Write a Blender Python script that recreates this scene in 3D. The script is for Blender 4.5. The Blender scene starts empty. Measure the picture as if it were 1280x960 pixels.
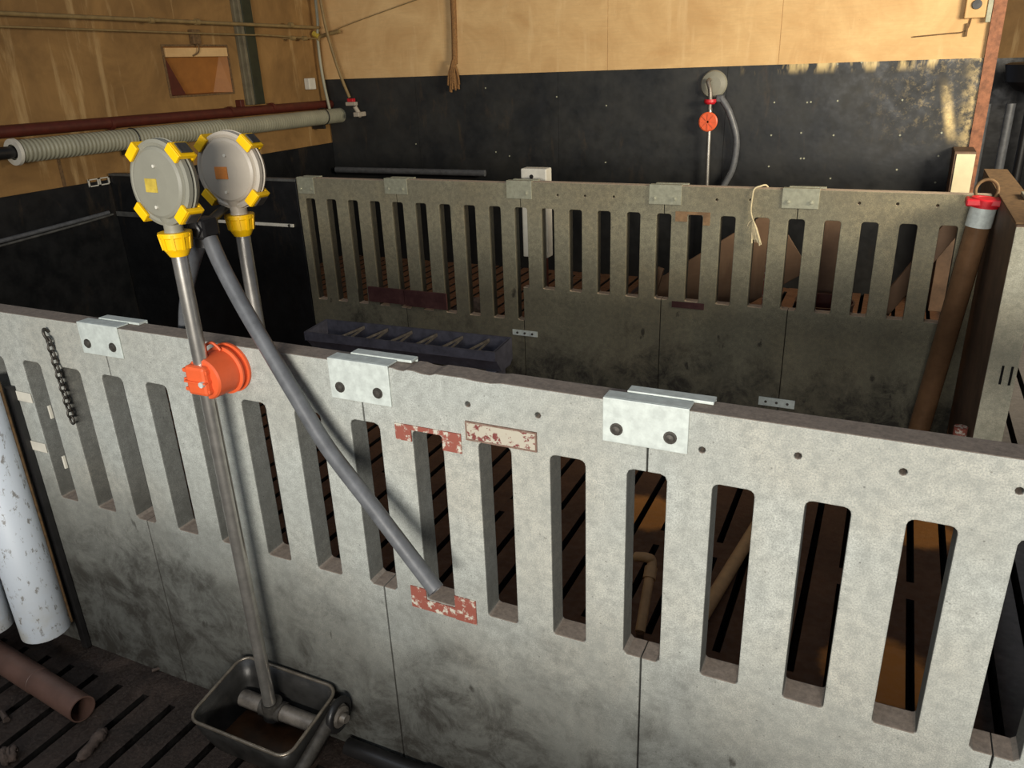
import bpy, bmesh, math, random
from mathutils import Vector, Matrix
random.seed(7)
PI = math.pi
V = Vector
SC = bpy.context.scene
COL = SC.collection

# ------------------------------------------------------------------ camera
F_PX = 982.79
CAM = V((2.01528, -1.11949, 1.52740))
RX = V((0.90569476, 0.42236252, -0.03642659))
UP = V((-0.12948813, 0.35743770, 0.92491682))
FW = V((-0.40367044, 0.83297550, -0.37842038))
cd = bpy.data.cameras.new('camera'); cam = bpy.data.objects.new('camera', cd); COL.objects.link(cam)
cd.sensor_fit = 'HORIZONTAL'; cd.sensor_width = 36.0; cd.lens = 36.0 * F_PX / 1280.0
cd.clip_start = 0.02; cd.clip_end = 60
m = Matrix.Identity(4)
for i in range(3):
    m[i][0] = RX[i]; m[i][1] = UP[i]; m[i][2] = -FW[i]; m[i][3] = CAM[i]
cam.matrix_world = m
SC.camera = cam

def at(u, v, axis, val):
    """the world point on the plane axis=val seen at photo pixel (u, v)"""
    d = RX * ((u - 640) / F_PX) + UP * ((480 - v) / F_PX) + FW
    i = 'xyz'.index(axis)
    return CAM + d * ((val - CAM[i]) / d[i])

# ------------------------------------------------------------------ materials
def lin(c):
    c = c / 255.0
    return c / 12.92 if c <= 0.04045 else ((c + 0.055) / 1.055) ** 2.4
def rgb(r, g, b): return (lin(r), lin(g), lin(b), 1)

class NT:
    def __init__(s, name):
        s.m = bpy.data.materials.new(name); s.m.use_nodes = True
        s.t = s.m.node_tree; s.t.nodes.clear()
        s.out = s.t.nodes.new('ShaderNodeOutputMaterial')
        s.b = s.t.nodes.new('ShaderNodeBsdfPrincipled')
        s.t.links.new(s.b.outputs[0], s.out.inputs[0])
        s.geo = s.t.nodes.new('ShaderNodeNewGeometry')
    def link(s, a, b): s.t.links.new(a, b)
    def noise(s, scale, detail=6, rough=.6, stretch=None, vec=None, dist=0):
        n = s.t.nodes.new('ShaderNodeTexNoise'); n.inputs['Scale'].default_value = scale
        n.inputs['Detail'].default_value = detail; n.inputs['Roughness'].default_value = rough
        n.inputs['Distortion'].default_value = dist
        src = s.geo.outputs['Position'] if vec is None else vec
        if stretch:
            mp = s.t.nodes.new('ShaderNodeMapping'); mp.inputs['Scale'].default_value = stretch
            s.link(src, mp.inputs[0]); src = mp.outputs[0]
        s.link(src, n.inputs['Vector']); return n.outputs[0]
    def vor(s, scale, stretch=None):
        n = s.t.nodes.new('ShaderNodeTexVoronoi'); n.inputs['Scale'].default_value = scale
        src = s.geo.outputs['Position']
        if stretch:
            mp = s.t.nodes.new('ShaderNodeMapping'); mp.inputs['Scale'].default_value = stretch
            s.link(src, mp.inputs[0]); src = mp.outputs[0]
        s.link(src, n.inputs['Vector']); return n.outputs['Distance']
    def ramp(s, src, stops):
        r = s.t.nodes.new('ShaderNodeValToRGB'); e = r.color_ramp.elements
        while len(e) < len(stops): e.new(.5)
        for k, (p, c) in enumerate(stops):
            e[k].position = p; e[k].color = c if isinstance(c, tuple) else (c, c, c, 1)
        s.link(src, r.inputs[0]); return r.outputs[0]
    def mix(s, fac, a, b, mode='MIX'):
        x = s.t.nodes.new('ShaderNodeMix'); x.data_type = 'RGBA'; x.blend_type = mode
        for v, i in ((fac, 0), (a, 6), (b, 7)):
            if hasattr(v, 'links') or hasattr(v, 'is_linked'): s.link(v, x.inputs[i])
            else: x.inputs[i].default_value = v
        return x.outputs[2]
    def math(s, op, a, b=0.0, clamp=False):
        x = s.t.nodes.new('ShaderNodeMath'); x.operation = op; x.use_clamp = clamp
        for v, i in ((a, 0), (b, 1)):
            if hasattr(v, 'is_linked'): s.link(v, x.inputs[i])
            else: x.inputs[i].default_value = v
        return x.outputs[0]
    def sep(s, src):
        x = s.t.nodes.new('ShaderNodeSeparateXYZ'); s.link(src, x.inputs[0]); return x.outputs
    def rng(s, src, a, b, c=0., d=1.):
        x = s.t.nodes.new('ShaderNodeMapRange'); x.interpolation_type = 'SMOOTHSTEP'
        s.link(src, x.inputs[0])
        for i, v in enumerate((a, b, c, d)): x.inputs[i + 1].default_value = v
        return x.outputs[0]
    def bump(s, h, strength=.3, dist=.01):
        x = s.t.nodes.new('ShaderNodeBump'); x.inputs['Strength'].default_value = strength
        x.inputs['Distance'].default_value = dist; s.link(h, x.inputs['Height'])
        s.link(x.outputs[0], s.b.inputs['Normal'])
    def done(s, col, rough=.8, metal=0., spec=.5):
        if hasattr(col, 'is_linked'): s.link(col, s.b.inputs['Base Color'])
        else: s.b.inputs['Base Color'].default_value = col
        if hasattr(rough, 'is_linked'): s.link(rough, s.b.inputs['Roughness'])
        else: s.b.inputs['Roughness'].default_value = rough
        s.b.inputs['Metallic'].default_value = metal
        s.b.inputs['Specular IOR Level'].default_value = spec
        return s.m

def simple(name, col, rough=.5, metal=0., var=.35, scale=25, spec=.5, bump=0.1):
    n = NT(name); d = tuple(c * (1 - var) for c in col[:3]) + (1,)
    f = n.ramp(n.noise(scale, 5, .65), [(.35, 0.), (.65, 1.)])
    c = n.mix(f, d, col)
    if bump: n.bump(n.noise(scale * 3, 4), bump, .003)
    return n.done(c, rough, metal, spec)

def concrete(name, light, mid, dirt, top, z0=.12, z1=.62, stain_shade=.8, xg=0., shadef=.0):
    n = NT(name)
    fine = n.ramp(n.noise(380, 3, .8), [(.38, 0.), (.60, 1.)])
    warm = n.ramp(n.noise(2.2, 4, .5), [(.42, 0.), (.58, 1.)])
    lt = n.mix(n.math('MULTIPLY', warm, .55), light, (light[0] * 1.0, light[1] * .86, light[2] * .72, 1))
    base = n.mix(fine, mid, lt)
    med = n.ramp(n.noise(48, 6, .7), [(.42, 0.), (.62, 1.)])
    base = n.mix(n.math('MULTIPLY', med, .52), base, tuple(c * .72 for c in mid[:3]) + (1,))
    chip = n.ramp(n.vor(150), [(.05, 1.), (.11, 0.)])
    chipm = n.ramp(n.noise(31, 3, .5), [(.50, 0.), (.56, 1.)])
    base = n.mix(n.math('MULTIPLY', n.math('MULTIPLY', chip, chipm), .75), base, dirt)
    blot = n.ramp(n.noise(5.5, 8, .62, dist=.4), [(.40, 0.), (.60, 1.)])
    base = n.mix(n.math('MULTIPLY', blot, .35), base, mid)
    # speckle of pale stone chips and dark pits
    pit = n.ramp(n.vor(75), [(.08, 1.), (.16, 0.)])
    big = n.ramp(n.noise(23, 3, .5), [(.52, 0.), (.6, 1.)])
    base = n.mix(n.math('MULTIPLY', n.math('MULTIPLY', pit, big), .5), base, dirt)
    # dirt, and shade painted into the colour, towards the bottom and left
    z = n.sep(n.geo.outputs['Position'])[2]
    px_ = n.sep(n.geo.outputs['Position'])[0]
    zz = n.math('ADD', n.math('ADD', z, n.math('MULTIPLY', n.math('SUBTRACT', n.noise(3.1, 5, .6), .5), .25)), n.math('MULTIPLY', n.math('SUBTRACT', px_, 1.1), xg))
    low_shade = n.math('MULTIPLY', n.rng(zz, .08, .78, 1., 0.), shadef)
    base = n.mix(low_shade, base, tuple((a + b) * .5 * .62 for a, b in zip(mid[:3], dirt[:3])) + (1,))
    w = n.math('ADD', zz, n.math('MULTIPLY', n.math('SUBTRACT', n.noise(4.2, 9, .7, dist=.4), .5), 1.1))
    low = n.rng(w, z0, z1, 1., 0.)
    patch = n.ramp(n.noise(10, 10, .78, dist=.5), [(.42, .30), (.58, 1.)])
    base = n.mix(n.math('MULTIPLY', n.math('MULTIPLY', low, patch), stain_shade), base, dirt)
    # isolated dark smears
    sm = n.ramp(n.noise(9, 5, .55, stretch=(1.6, 1.6, .8)), [(.66, 0.), (.70, 1.)])
    lowz = n.rng(z, .45, .6, 1., 0.)
    base = n.mix(n.math('MULTIPLY', n.math('MULTIPLY', sm, lowz), .75), base, dirt)
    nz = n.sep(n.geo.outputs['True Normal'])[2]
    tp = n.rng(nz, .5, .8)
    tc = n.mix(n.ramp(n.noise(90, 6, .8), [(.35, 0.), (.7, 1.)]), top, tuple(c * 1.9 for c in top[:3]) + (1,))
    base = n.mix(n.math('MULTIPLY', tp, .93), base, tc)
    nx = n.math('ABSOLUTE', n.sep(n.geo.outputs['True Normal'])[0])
    base = n.mix(n.math('MULTIPLY', n.rng(nx, .7, .9), .5), base, dirt)  # sides of bars and slots darkened in the colour, as painted shade
    n.bump(n.math('ADD', n.noise(140, 5, .8), n.math('MULTIPLY', n.noise(16, 4), 1.2)), .12, .002)
    return n.done(base, .86, 0, .3)

M = {}
M['front'] = concrete('front_concrete', rgb(190, 194, 188), rgb(146, 149, 143), rgb(46, 43, 38), rgb(112, 101, 91), .04, .58, .93, xg=.09, shadef=.9)
M['rear'] = concrete('rear_concrete', rgb(160, 155, 128), rgb(118, 114, 98), rgb(32, 29, 27), rgb(164, 146, 126), .02, .36, .9, shadef=.65)
M['end'] = concrete('end_concrete', rgb(215, 212, 190), rgb(178, 174, 152), rgb(70, 66, 56), rgb(120, 98, 80), -.1, .5, .5)

def floor_mat():
    n = NT('slatted_floor')
    a = n.ramp(n.noise(7, 9, .7, dist=.5), [(.3, rgb(26, 20, 17)), (.55, rgb(50, 40, 35)), (.75, rgb(80, 66, 58))])
    g = n.ramp(n.noise(120, 5, .8), [(.45, 0.), (.8, 1.)])
    c = n.mix(n.math('MULTIPLY', g, .35), a, rgb(120, 108, 98))
    p = n.sep(n.geo.outputs['Position'])
    inside = n.math('MULTIPLY', n.rng(p[1], .06, .12), n.rng(p[0], 2.36, 2.40, 1., 0.))
    c = n.mix(n.math('MULTIPLY', inside, .8), c, n.mix(n.noise(6, 8, .7), rgb(66, 40, 24), rgb(140, 96, 62)))
    outside = n.rng(p[0], 2.42, 2.50)
    c = n.mix(outside, c, n.mix(n.noise(40, 8, .7), rgb(96, 92, 88), rgb(150, 146, 140)))
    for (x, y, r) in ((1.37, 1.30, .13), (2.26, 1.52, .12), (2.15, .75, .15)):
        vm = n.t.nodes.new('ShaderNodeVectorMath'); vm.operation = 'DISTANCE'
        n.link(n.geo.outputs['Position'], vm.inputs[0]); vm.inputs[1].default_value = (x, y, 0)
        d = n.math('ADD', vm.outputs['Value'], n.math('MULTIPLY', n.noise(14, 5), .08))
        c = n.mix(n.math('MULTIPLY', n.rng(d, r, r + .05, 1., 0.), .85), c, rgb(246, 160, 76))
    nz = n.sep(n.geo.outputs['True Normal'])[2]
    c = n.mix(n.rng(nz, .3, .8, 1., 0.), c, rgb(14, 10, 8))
    n.bump(n.noise(60, 7, .8), .6, .008)
    return n.done(c, n.ramp(n.noise(30, 4), [(.4, .45), (.6, .85)]), 0, .4)
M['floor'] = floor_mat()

def ply(name, a, b, streak, amt, axis):
    n = NT(name)
    st = (1, 1, .12) if axis == 'v' else (1, 1, 1)
    base = n.mix(n.ramp(n.noise(2.6, 8, .65, dist=.8), [(.35, 0.), (.65, 1.)]), a, b)
    grain = n.ramp(n.noise(9, 7, .7, stretch=(.6, .6, 5) if axis != 'v' else (5, 5, .5), dist=1.2), [(.4, 0.), (.7, 1.)])
    base = n.mix(n.math('MULTIPLY', grain, .30), base, tuple(c * .62 for c in a[:3]) + (1,))
    s = n.ramp(n.noise(11, 7, .65, stretch=(1, 1, .13), dist=.3), [(.56, 0.), (.68, 1.)])
    base = n.mix(n.math('MULTIPLY', s, amt), base, streak)
    spots = n.ramp(n.vor(38), [(.03, 1.), (.06, 0.)])
    base = n.mix(n.math('MULTIPLY', spots, .5), base, rgb(80, 55, 30))
    return n.done(base, .7, 0, .3)
M['ply_left'] = ply('stained_plywood', rgb(156, 120, 72), rgb(122, 92, 54), rgb(204, 174, 124), .42, 'v')
M['ply_back'] = ply('pale_plywood', rgb(222, 186, 132), rgb(200, 160, 108), rgb(232, 202, 152), .35, 'h')

def black_board(name, c0, c1, scuff_glare=0.):
    n = NT(name)
    c = n.mix(n.ramp(n.noise(3.5, 8, .65), [(.35, 0.), (.7, 1.)]), c0, c1)
    st = n.ramp(n.noise(8, 7, .7, stretch=(1, 1, .25), dist=.5), [(.58, 0.), (.75, 1.)])
    c = n.mix(n.math('MULTIPLY', st, .35), c, rgb(98, 80, 58))
    if scuff_glare:
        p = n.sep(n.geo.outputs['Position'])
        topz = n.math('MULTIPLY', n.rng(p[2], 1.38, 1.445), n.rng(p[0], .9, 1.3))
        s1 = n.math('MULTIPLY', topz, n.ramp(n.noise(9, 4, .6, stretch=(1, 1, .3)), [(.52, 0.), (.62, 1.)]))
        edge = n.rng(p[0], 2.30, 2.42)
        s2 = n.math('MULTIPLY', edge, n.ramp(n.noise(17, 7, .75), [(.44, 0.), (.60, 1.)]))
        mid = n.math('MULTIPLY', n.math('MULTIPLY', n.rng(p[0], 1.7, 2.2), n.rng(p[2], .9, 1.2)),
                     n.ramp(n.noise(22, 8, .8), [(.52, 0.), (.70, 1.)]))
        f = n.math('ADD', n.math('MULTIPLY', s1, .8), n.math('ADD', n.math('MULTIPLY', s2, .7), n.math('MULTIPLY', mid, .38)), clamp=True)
        # glare streak painted on the boards by the wall's right edge
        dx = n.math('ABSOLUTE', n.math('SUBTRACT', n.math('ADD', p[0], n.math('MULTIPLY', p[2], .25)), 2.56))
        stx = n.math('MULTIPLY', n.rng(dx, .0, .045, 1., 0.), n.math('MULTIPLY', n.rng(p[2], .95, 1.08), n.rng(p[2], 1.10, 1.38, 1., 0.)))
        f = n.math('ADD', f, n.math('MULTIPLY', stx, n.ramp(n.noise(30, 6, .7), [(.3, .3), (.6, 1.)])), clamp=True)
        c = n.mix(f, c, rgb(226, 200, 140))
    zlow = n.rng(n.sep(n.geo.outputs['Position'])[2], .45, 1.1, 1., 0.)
    c = n.mix(n.math('MULTIPLY', zlow, .72), c, (.004, .0045, .005, 1))  # boards painted darker towards the floor in place of shade
    n.bump(n.noise(5, 3), .15, .02)
    return n.done(c, n.ramp(n.noise(12, 5), [(.35, .32), (.65, .55)]), 0, .35)
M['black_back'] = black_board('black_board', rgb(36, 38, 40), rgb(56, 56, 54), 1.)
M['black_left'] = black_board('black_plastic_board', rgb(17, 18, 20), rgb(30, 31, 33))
M['strip'] = simple('grey_trim', rgb(95, 95, 92), .5, 0, .5, 14)
M['galv'] = simple('galvanized', rgb(208, 216, 210), .55, .15, .22, 60)
M['galv_rear'] = simple('dull_galvanized', rgb(168, 168, 146), .6, .2, .25, 50)
M['bolt'] = simple('bolt_steel', rgb(96, 92, 86), .5, .6, .4, 80)
M['steel'] = simple('stainless_tube', rgb(212, 208, 200), .28, .85, .25, 30, bump=.02)
M['dull_steel'] = simple('dirty_steel', rgb(150, 142, 132), .45, .6, .5, 30)
M['valve'] = simple('grey_plastic', rgb(136, 134, 120), .5, 0, .12, 12, bump=.02)
M['valve_b'] = simple('pale_grey_plastic', rgb(176, 166, 150), .45, 0, .08, 12, bump=.02)
M['yellow'] = simple('yellow_plastic', rgb(250, 196, 8), .42, 0, .12, 20, bump=.02)
M['yellow_label'] = simple('faded_yellow_label', rgb(196, 170, 66), .6, 0, .3, 60)
M['orange_label'] = simple('orange_label', rgb(214, 132, 58), .6, 0, .2, 60)
M['orange'] = simple('orange_plastic', rgb(226, 98, 54), .45, 0, .12, 20, bump=.03)
M['red'] = simple('red_plastic', rgb(206, 32, 44), .45, 0, .25, 30)
M['hose'] = simple('black_rubber', rgb(98, 100, 103), .42, 0, .35, 30)
M['dark_plastic'] = simple('black_plastic', rgb(34, 33, 33), .4, 0, .4, 20)
M['trough'] = simple('dark_trough', rgb(92, 92, 104), .4, 0, .4, 30)
M['bowl'] = simple('iron_bowl', rgb(60, 59, 57), .38, .4, .5, 24)
M['rimmetal'] = simple('worn_bright_rim', rgb(150, 140, 126), .35, .7, .4, 50)
M['feed'] = simple('wet_feed', rgb(64, 40, 22), .35, 0, .6, 18)
M['brown_pipe'] = simple('brown_plastic_pipe', rgb(112, 84, 60), .2, 0, .3, 14, bump=.03)
M['tan_pipe'] = simple('tan_plastic', rgb(214, 166, 112), .5, 0, .2, 20)
M['floor_pipe'] = simple('dusty_brown_pipe', rgb(106, 80, 70), .5, 0, .3, 14)
M['dark_brown'] = simple('oxide_red_pipe', rgb(88, 36, 24), .5, 0, .3, 20)
M['white_pipe'] = simple('grey_white_plastic', rgb(160, 158, 136), .5, 0, .2, 8)
M['conduit'] = simple('painted_conduit', rgb(146, 122, 78), .6, 0, .3, 20)
M['green_post'] = simple('green_steel', rgb(44, 48, 30), .6, 0, .35, 12)
M['grey_post'] = simple('grey_paint', rgb(116, 108, 86), .6, 0, .35, 12)
def white_mat():
    n = NT('dirty_white_plastic')
    sp = n.ramp(n.noise(60, 6, .7, stretch=(1, 1, .5)), [(.57, 0.), (.63, 1.)])
    c = n.mix(n.math('MULTIPLY', sp, .7), rgb(198, 206, 214), rgb(88, 74, 50))
    z = n.sep(n.geo.outputs['Position'])[2]
    c = n.mix(n.math('MULTIPLY', n.rng(z, .0, .35, 1., 0.), n.ramp(n.noise(12, 6), [(.4, .0), (.65, .7)])), c, rgb(170, 160, 130))
    return n.done(c, .5, 0, .4)
M['white_tube'] = white_mat()
M['edge_brown'] = simple('grimy_edge', rgb(120, 92, 58), .8, 0, .5, 60)
M['white'] = simple('white_plastic', rgb(214, 210, 196), .5, 0, .15, 20)
M['paint_red'] = None
def flaky(name, a, b, lo, hi, sc=45):
    n = NT(name)
    c = n.mix(n.ramp(n.noise(sc, 6, .7), [(lo, 0.), (hi, 1.)]), a, b)
    n.bump(n.noise(80, 4), .3, .002)
    return n.done(c, .7, 0, .3)
M['paint_red'] = flaky('flaking_red_paint', rgb(140, 80, 68), rgb(190, 186, 172), .52, .58)
M['paint_pale'] = flaky('pale_patch', rgb(176, 170, 154), rgb(116, 62, 58), .53, .57, 70)
M['paint_frame'] = flaky('patch_outline', rgb(110, 84, 72), rgb(130, 110, 98), .4, .6, 60)
M['maroon'] = flaky('maroon_board', rgb(66, 38, 38), rgb(84, 54, 52), .4, .6, 12)
M['brown_patch'] = flaky('brown_patch', rgb(118, 92, 66), rgb(146, 116, 84), .4, .6, 20)
M['wood'] = ply('raw_board', rgb(124, 98, 76), rgb(96, 74, 56), rgb(146, 120, 94), .3, 'h')
M['edge_wood'] = simple('reddish_board_edge', rgb(160, 104, 72), .7, 0, .5, 30)
M['dark_wood'] = simple('dark_stained_boards', rgb(110, 86, 66), .65, 0, .45, 10)
M['cream'] = simple('cream_board_end', rgb(226, 214, 176), .6, 0, .1, 20)
M['rope'] = simple('tan_rope', rgb(146, 106, 62), .9, 0, .4, 90)
M['string'] = simple('pale_twine', rgb(206, 192, 156), .9, 0, .25, 90)
M['chain'] = simple('dark_chain', rgb(84, 80, 74), .45, .7, .5, 60)
M['clod'] = simple('dried_mud', rgb(98, 84, 76), .9, 0, .5, 40, bump=.5)
M['ochre'] = simple('ochre_board', rgb(160, 104, 46), .6, 0, .2, 12)
M['hole'] = simple('hole_dark', rgb(16, 12, 10), .9, 0, .2, 20)

# ------------------------------------------------------------------ mesh helpers
class MB:
    def __init__(s): s.bm = bmesh.new()
    def box(s, a, b, bev=0., rot=None):
        a = V(a); b = V(b); c = (a + b) / 2; h = (b - a) / 2
        vs = []
        for z in (-1, 1):
            for y in (-1, 1):
                for x in (-1, 1):
                    p = V((x * h.x, y * h.y, z * h.z))
                    if rot: p = rot @ p
                    vs.append(s.bm.verts.new(p + c))
        fs = [s.bm.faces.new([vs[i] for i in f]) for f in ((0, 2, 3, 1), (4, 5, 7, 6), (0, 1, 5, 4), (2, 6, 7, 3), (0, 4, 6, 2), (1, 3, 7, 5))]
        if bev:
            es = list({e for f in fs for e in f.edges})
            bmesh.ops.bevel(s.bm, geom=es, offset=bev, segments=2, affect='EDGES', profile=.5)
        return s
    def obox(s, p, q, w, h, up=(0, 0, 1), bev=0.):
        """box running from p to q, w wide, h high"""
        p = V(p); q = V(q); d = (q - p); L = d.length; d.normalize()
        x = d.cross(V(up)).normalized(); z = x.cross(d)
        R = Matrix((x, d, z)).transposed(); c = (p + q) / 2
        return s.box(c - V((w, L, h)) / 2, c + V((w, L, h)) / 2, bev, R)
    def ring(s, c, x, y, r, n): return [s.bm.verts.new(c + x * (math.cos(2 * PI * i / n) * r) + y * (math.sin(2 * PI * i / n) * r)) for i in range(n)]
    def loft(s, rings, smooth=True, close=True):
        n = len(rings[0])
        for a, b in zip(rings[:-1], rings[1:]):
            for i in range(n if close else n - 1):
                f = s.bm.faces.new((a[i], a[(i + 1) % n], b[(i + 1) % n], b[i])); f.smooth = smooth
    def cap(s, c, x, y, r, n, flip=False):
        v = s.ring(c, x, y, r, n)
        if flip: v.reverse()
        s.bm.faces.new(v)
    def frame(s, d):
        d = d.normalized(); a = V((0, 0, 1)) if abs(d.z) < .9 else V((1, 0, 0))
        x = a.cross(d).normalized(); return x, d.cross(x)
    def cyl(s, p, q, r, r2=None, n=24, caps=True):
        p = V(p); q = V(q); r2 = r if r2 is None else r2; x, y = s.frame(q - p)
        s.loft([s.ring(p, x, y, r, n), s.ring(q, x, y, r2, n)])
        if caps: s.cap(p, x, y, r, n, True); s.cap(q, x, y, r2, n)
        return s
    def lathe(s, p, d, prof, n=40):
        """prof: list of (distance along d, radius); hard edges where a point is repeated"""
        p = V(p); d = V(d).normalized(); x, y = s.frame(d); prev = None
        for (t, r) in prof:
            cur = (t, r)
            if prev is not None:
                a = s.ring(p + d * prev[0], x, y, max(prev[1], 1e-5), n); b = s.ring(p + d * t, x, y, max(r, 1e-5), n)
                s.loft([a, b], smooth=True)
            prev = cur
        return s
    def tube(s, pts, r, n=14, caps=True, smooth_path=True, radii=None):
        pts = [V(p) for p in pts]
        if smooth_path and len(pts) > 2:
            out = []
            for i in range(len(pts) - 1):
                p0 = pts[max(i - 1, 0)]; p1 = pts[i]; p2 = pts[i + 1]; p3 = pts[min(i + 2, len(pts) - 1)]
                for k in range(8):
                    t = k / 8
                    out.append(.5 * ((2 * p1) + (p2 - p0) * t + (2 * p0 - 5 * p1 + 4 * p2 - p3) * t * t + (3 * p1 - p0 - 3 * p2 + p3) * t ** 3))
            pts = out + [pts[-1]]
        rings = []; x = None
        for i, p in enumerate(pts):
            d = (pts[min(i + 1, len(pts) - 1)] - pts[max(i - 1, 0)]).normalized()
            if x is None: x, y = s.frame(d)
            else:
                x = (x - d * x.dot(d)).normalized(); y = d.cross(x)
            rr = r if radii is None else radii(i / (len(pts) - 1))
            rings.append(s.ring(p, x, y, rr, n))
            if i == 0: c0 = (p, x.copy(), y.copy(), rr)
            c1 = (p, x.copy(), y.copy(), rr)
        s.loft(rings)
        if caps: s.cap(*c0, n, True); s.cap(*c1, n)
        return s
    def torus(s, c, x, y, R, r, n=16, k=8, sx=1.):
        c = V(c); x = V(x); y = V(y); z = x.cross(y); rings = []
        for i in range(n):
            a = 2 * PI * i / n; o = x * math.cos(a) + y * math.sin(a)
            p = c + x * math.cos(a) * R + y * math.sin(a) * R * sx
            rings.append([s.bm.verts.new(p + o * math.cos(2 * PI * j / k) * r + z * math.sin(2 * PI * j / k) * r) for j in range(k)])
        s.loft(rings + [rings[0]])
        return s
    def grid(s, rows, smooth=True):
        vs = [[s.bm.verts.new(p) for p in r] for r in rows]
        for a, b in zip(vs[:-1], vs[1:]):
            for i in range(len(a) - 1):
                f = s.bm.faces.new((a[i], a[i + 1], b[i + 1], b[i])); f.smooth = smooth
        return s
    def build(s, name, mat, parent=None, loc=None):
        bmesh.ops.recalc_face_normals(s.bm, faces=s.bm.faces)
        me = bpy.data.meshes.new(name)
        if parent is not None: off = world_loc(parent)
        elif loc is not None: off = V(loc)
        else: off = V((0, 0, 0))
        if off.length: bmesh.ops.translate(s.bm, vec=-off, verts=s.bm.verts)
        s.bm.to_mesh(me); s.bm.free()
        me.materials.append(mat if not isinstance(mat, str) else M[mat])
        o = bpy.data.objects.new(name, me); COL.objects.link(o)
        if parent is not None: o.parent = parent
        elif loc is not None: o.location = loc
        return o

def world_loc(o):
    p = V((0, 0, 0))
    while o is not None: p += V(o.location); o = o.parent
    return p
def tag(o, label=None, cat=None, group=None, kind=None):
    if label: o['label'] = label
    if cat: o['category'] = cat
    if group: o['group'] = group
    if kind: o['kind'] = kind
    return o
def thing(name, label, cat, loc, group=None):
    o = bpy.data.objects.new(name, None); COL.objects.link(o); o.location = loc; o.empty_display_size = .05
    return tag(o, label, cat, group)
def structure(o): o['kind'] = 'structure'; return o

# ------------------------------------------------------------------ room shell
XL, YB = -2.32, 4.52
structure(MB().box((XL - .1, -.9, .955), (XL, 2.893, 2.3)).box((XL - .1, 3.457, .955), (XL, YB + .1, 2.3))
          .box((XL - .1, 2.893, .955), (XL, 3.457, 1.402)).box((XL - .1, 2.893, 1.703), (XL, 3.457, 2.3)).build('wall_left', 'ply_left'))
structure(MB().box((XL - .1, -.9, -.12), (XL + .012, YB, .955)).build('trim_1', 'black_left'))
wb = MB()
xs = [-2.32, -1.10, .118, 1.262, 2.41]
for a, b in zip(xs[:-1], xs[1:]): wb.box((a + .0015, YB, 1.45), (b - .0015, YB + .02, 2.3))
wb.box((-2.32, YB + .004, -.12), (2.41, YB + .1, 2.3))
structure(wb.build('wall_back', 'ply_back'))
lb = MB()
xs = [-2.308, -1.45, -.25, .95, 2.41]
for a, b in zip(xs[:-1], xs[1:]): lb.box((a + .001, YB - .012, -.12), (b - .001, YB - .001, 1.452))
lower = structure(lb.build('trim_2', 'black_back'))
structure(MB().box((2.41, YB - .03, -.12), (2.475, YB + .1, 2.3)).build('trim_3', 'edge_wood'))

# screws in the black boards of the back wall
SCR = [(968, 128), (1009, 128), (1013.6, 127.5), (1047, 126), (1128, 125), (964, 169), (1001.5, 166), (1042, 169), (1125, 169),
       (1177, 166), (1001, 198), (1005, 198), (1173, 195), (961, 208), (1121, 212), (1038, 223), (1169, 228), (1047, 80), (1077, 78),
       (607, 110), (620, 190), (696, 121), (758, 132), (637, 195), (757, 203), (520, 180)]
for (u, v) in SCR:
    p = at(u, v, 'y', YB - .012)
    MB().cyl(p, p + V((0, -.003, 0)), .006, n=8).build('screw', 'galv_rear', lower)

# slatted floor
fl = MB()
g0, gp, gw = .197, .0967, .011
x_start = g0 - 27 * gp
k = -27; X0, X1, Y0, Y1 = -2.42, 4.2, -2.0, 7.0
prev = X0
while True:
    gx = g0 + k * gp
    if gx > X1: break
    fl.box((prev, Y0, -.10), (gx - gw, Y1, 0))
    # bridges across the gap
    y = -.08 if k % 2 else -.08
    br = [(-.08, .05)]
    off = 1.155 if k % 2 else .62
    yy = off
    while yy < Y1: br.append((yy - .045, yy + .045)); yy += 1.1
    yy = -1.1
    while yy > Y0: br.append((yy - .045, yy + .045)); yy -= 1.1
    for a, b in br: fl.box((gx - gw, a, -.10), (gx + gw, min(b, Y1), -.0005))
    prev = gx + gw; k += 1
fl.box((prev, Y0, -.10), (X1, Y1, 0))
fl.box((X0, Y0, -.32), (X1, Y1, -.30))
structure(fl.build('floor', 'floor'))

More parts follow.
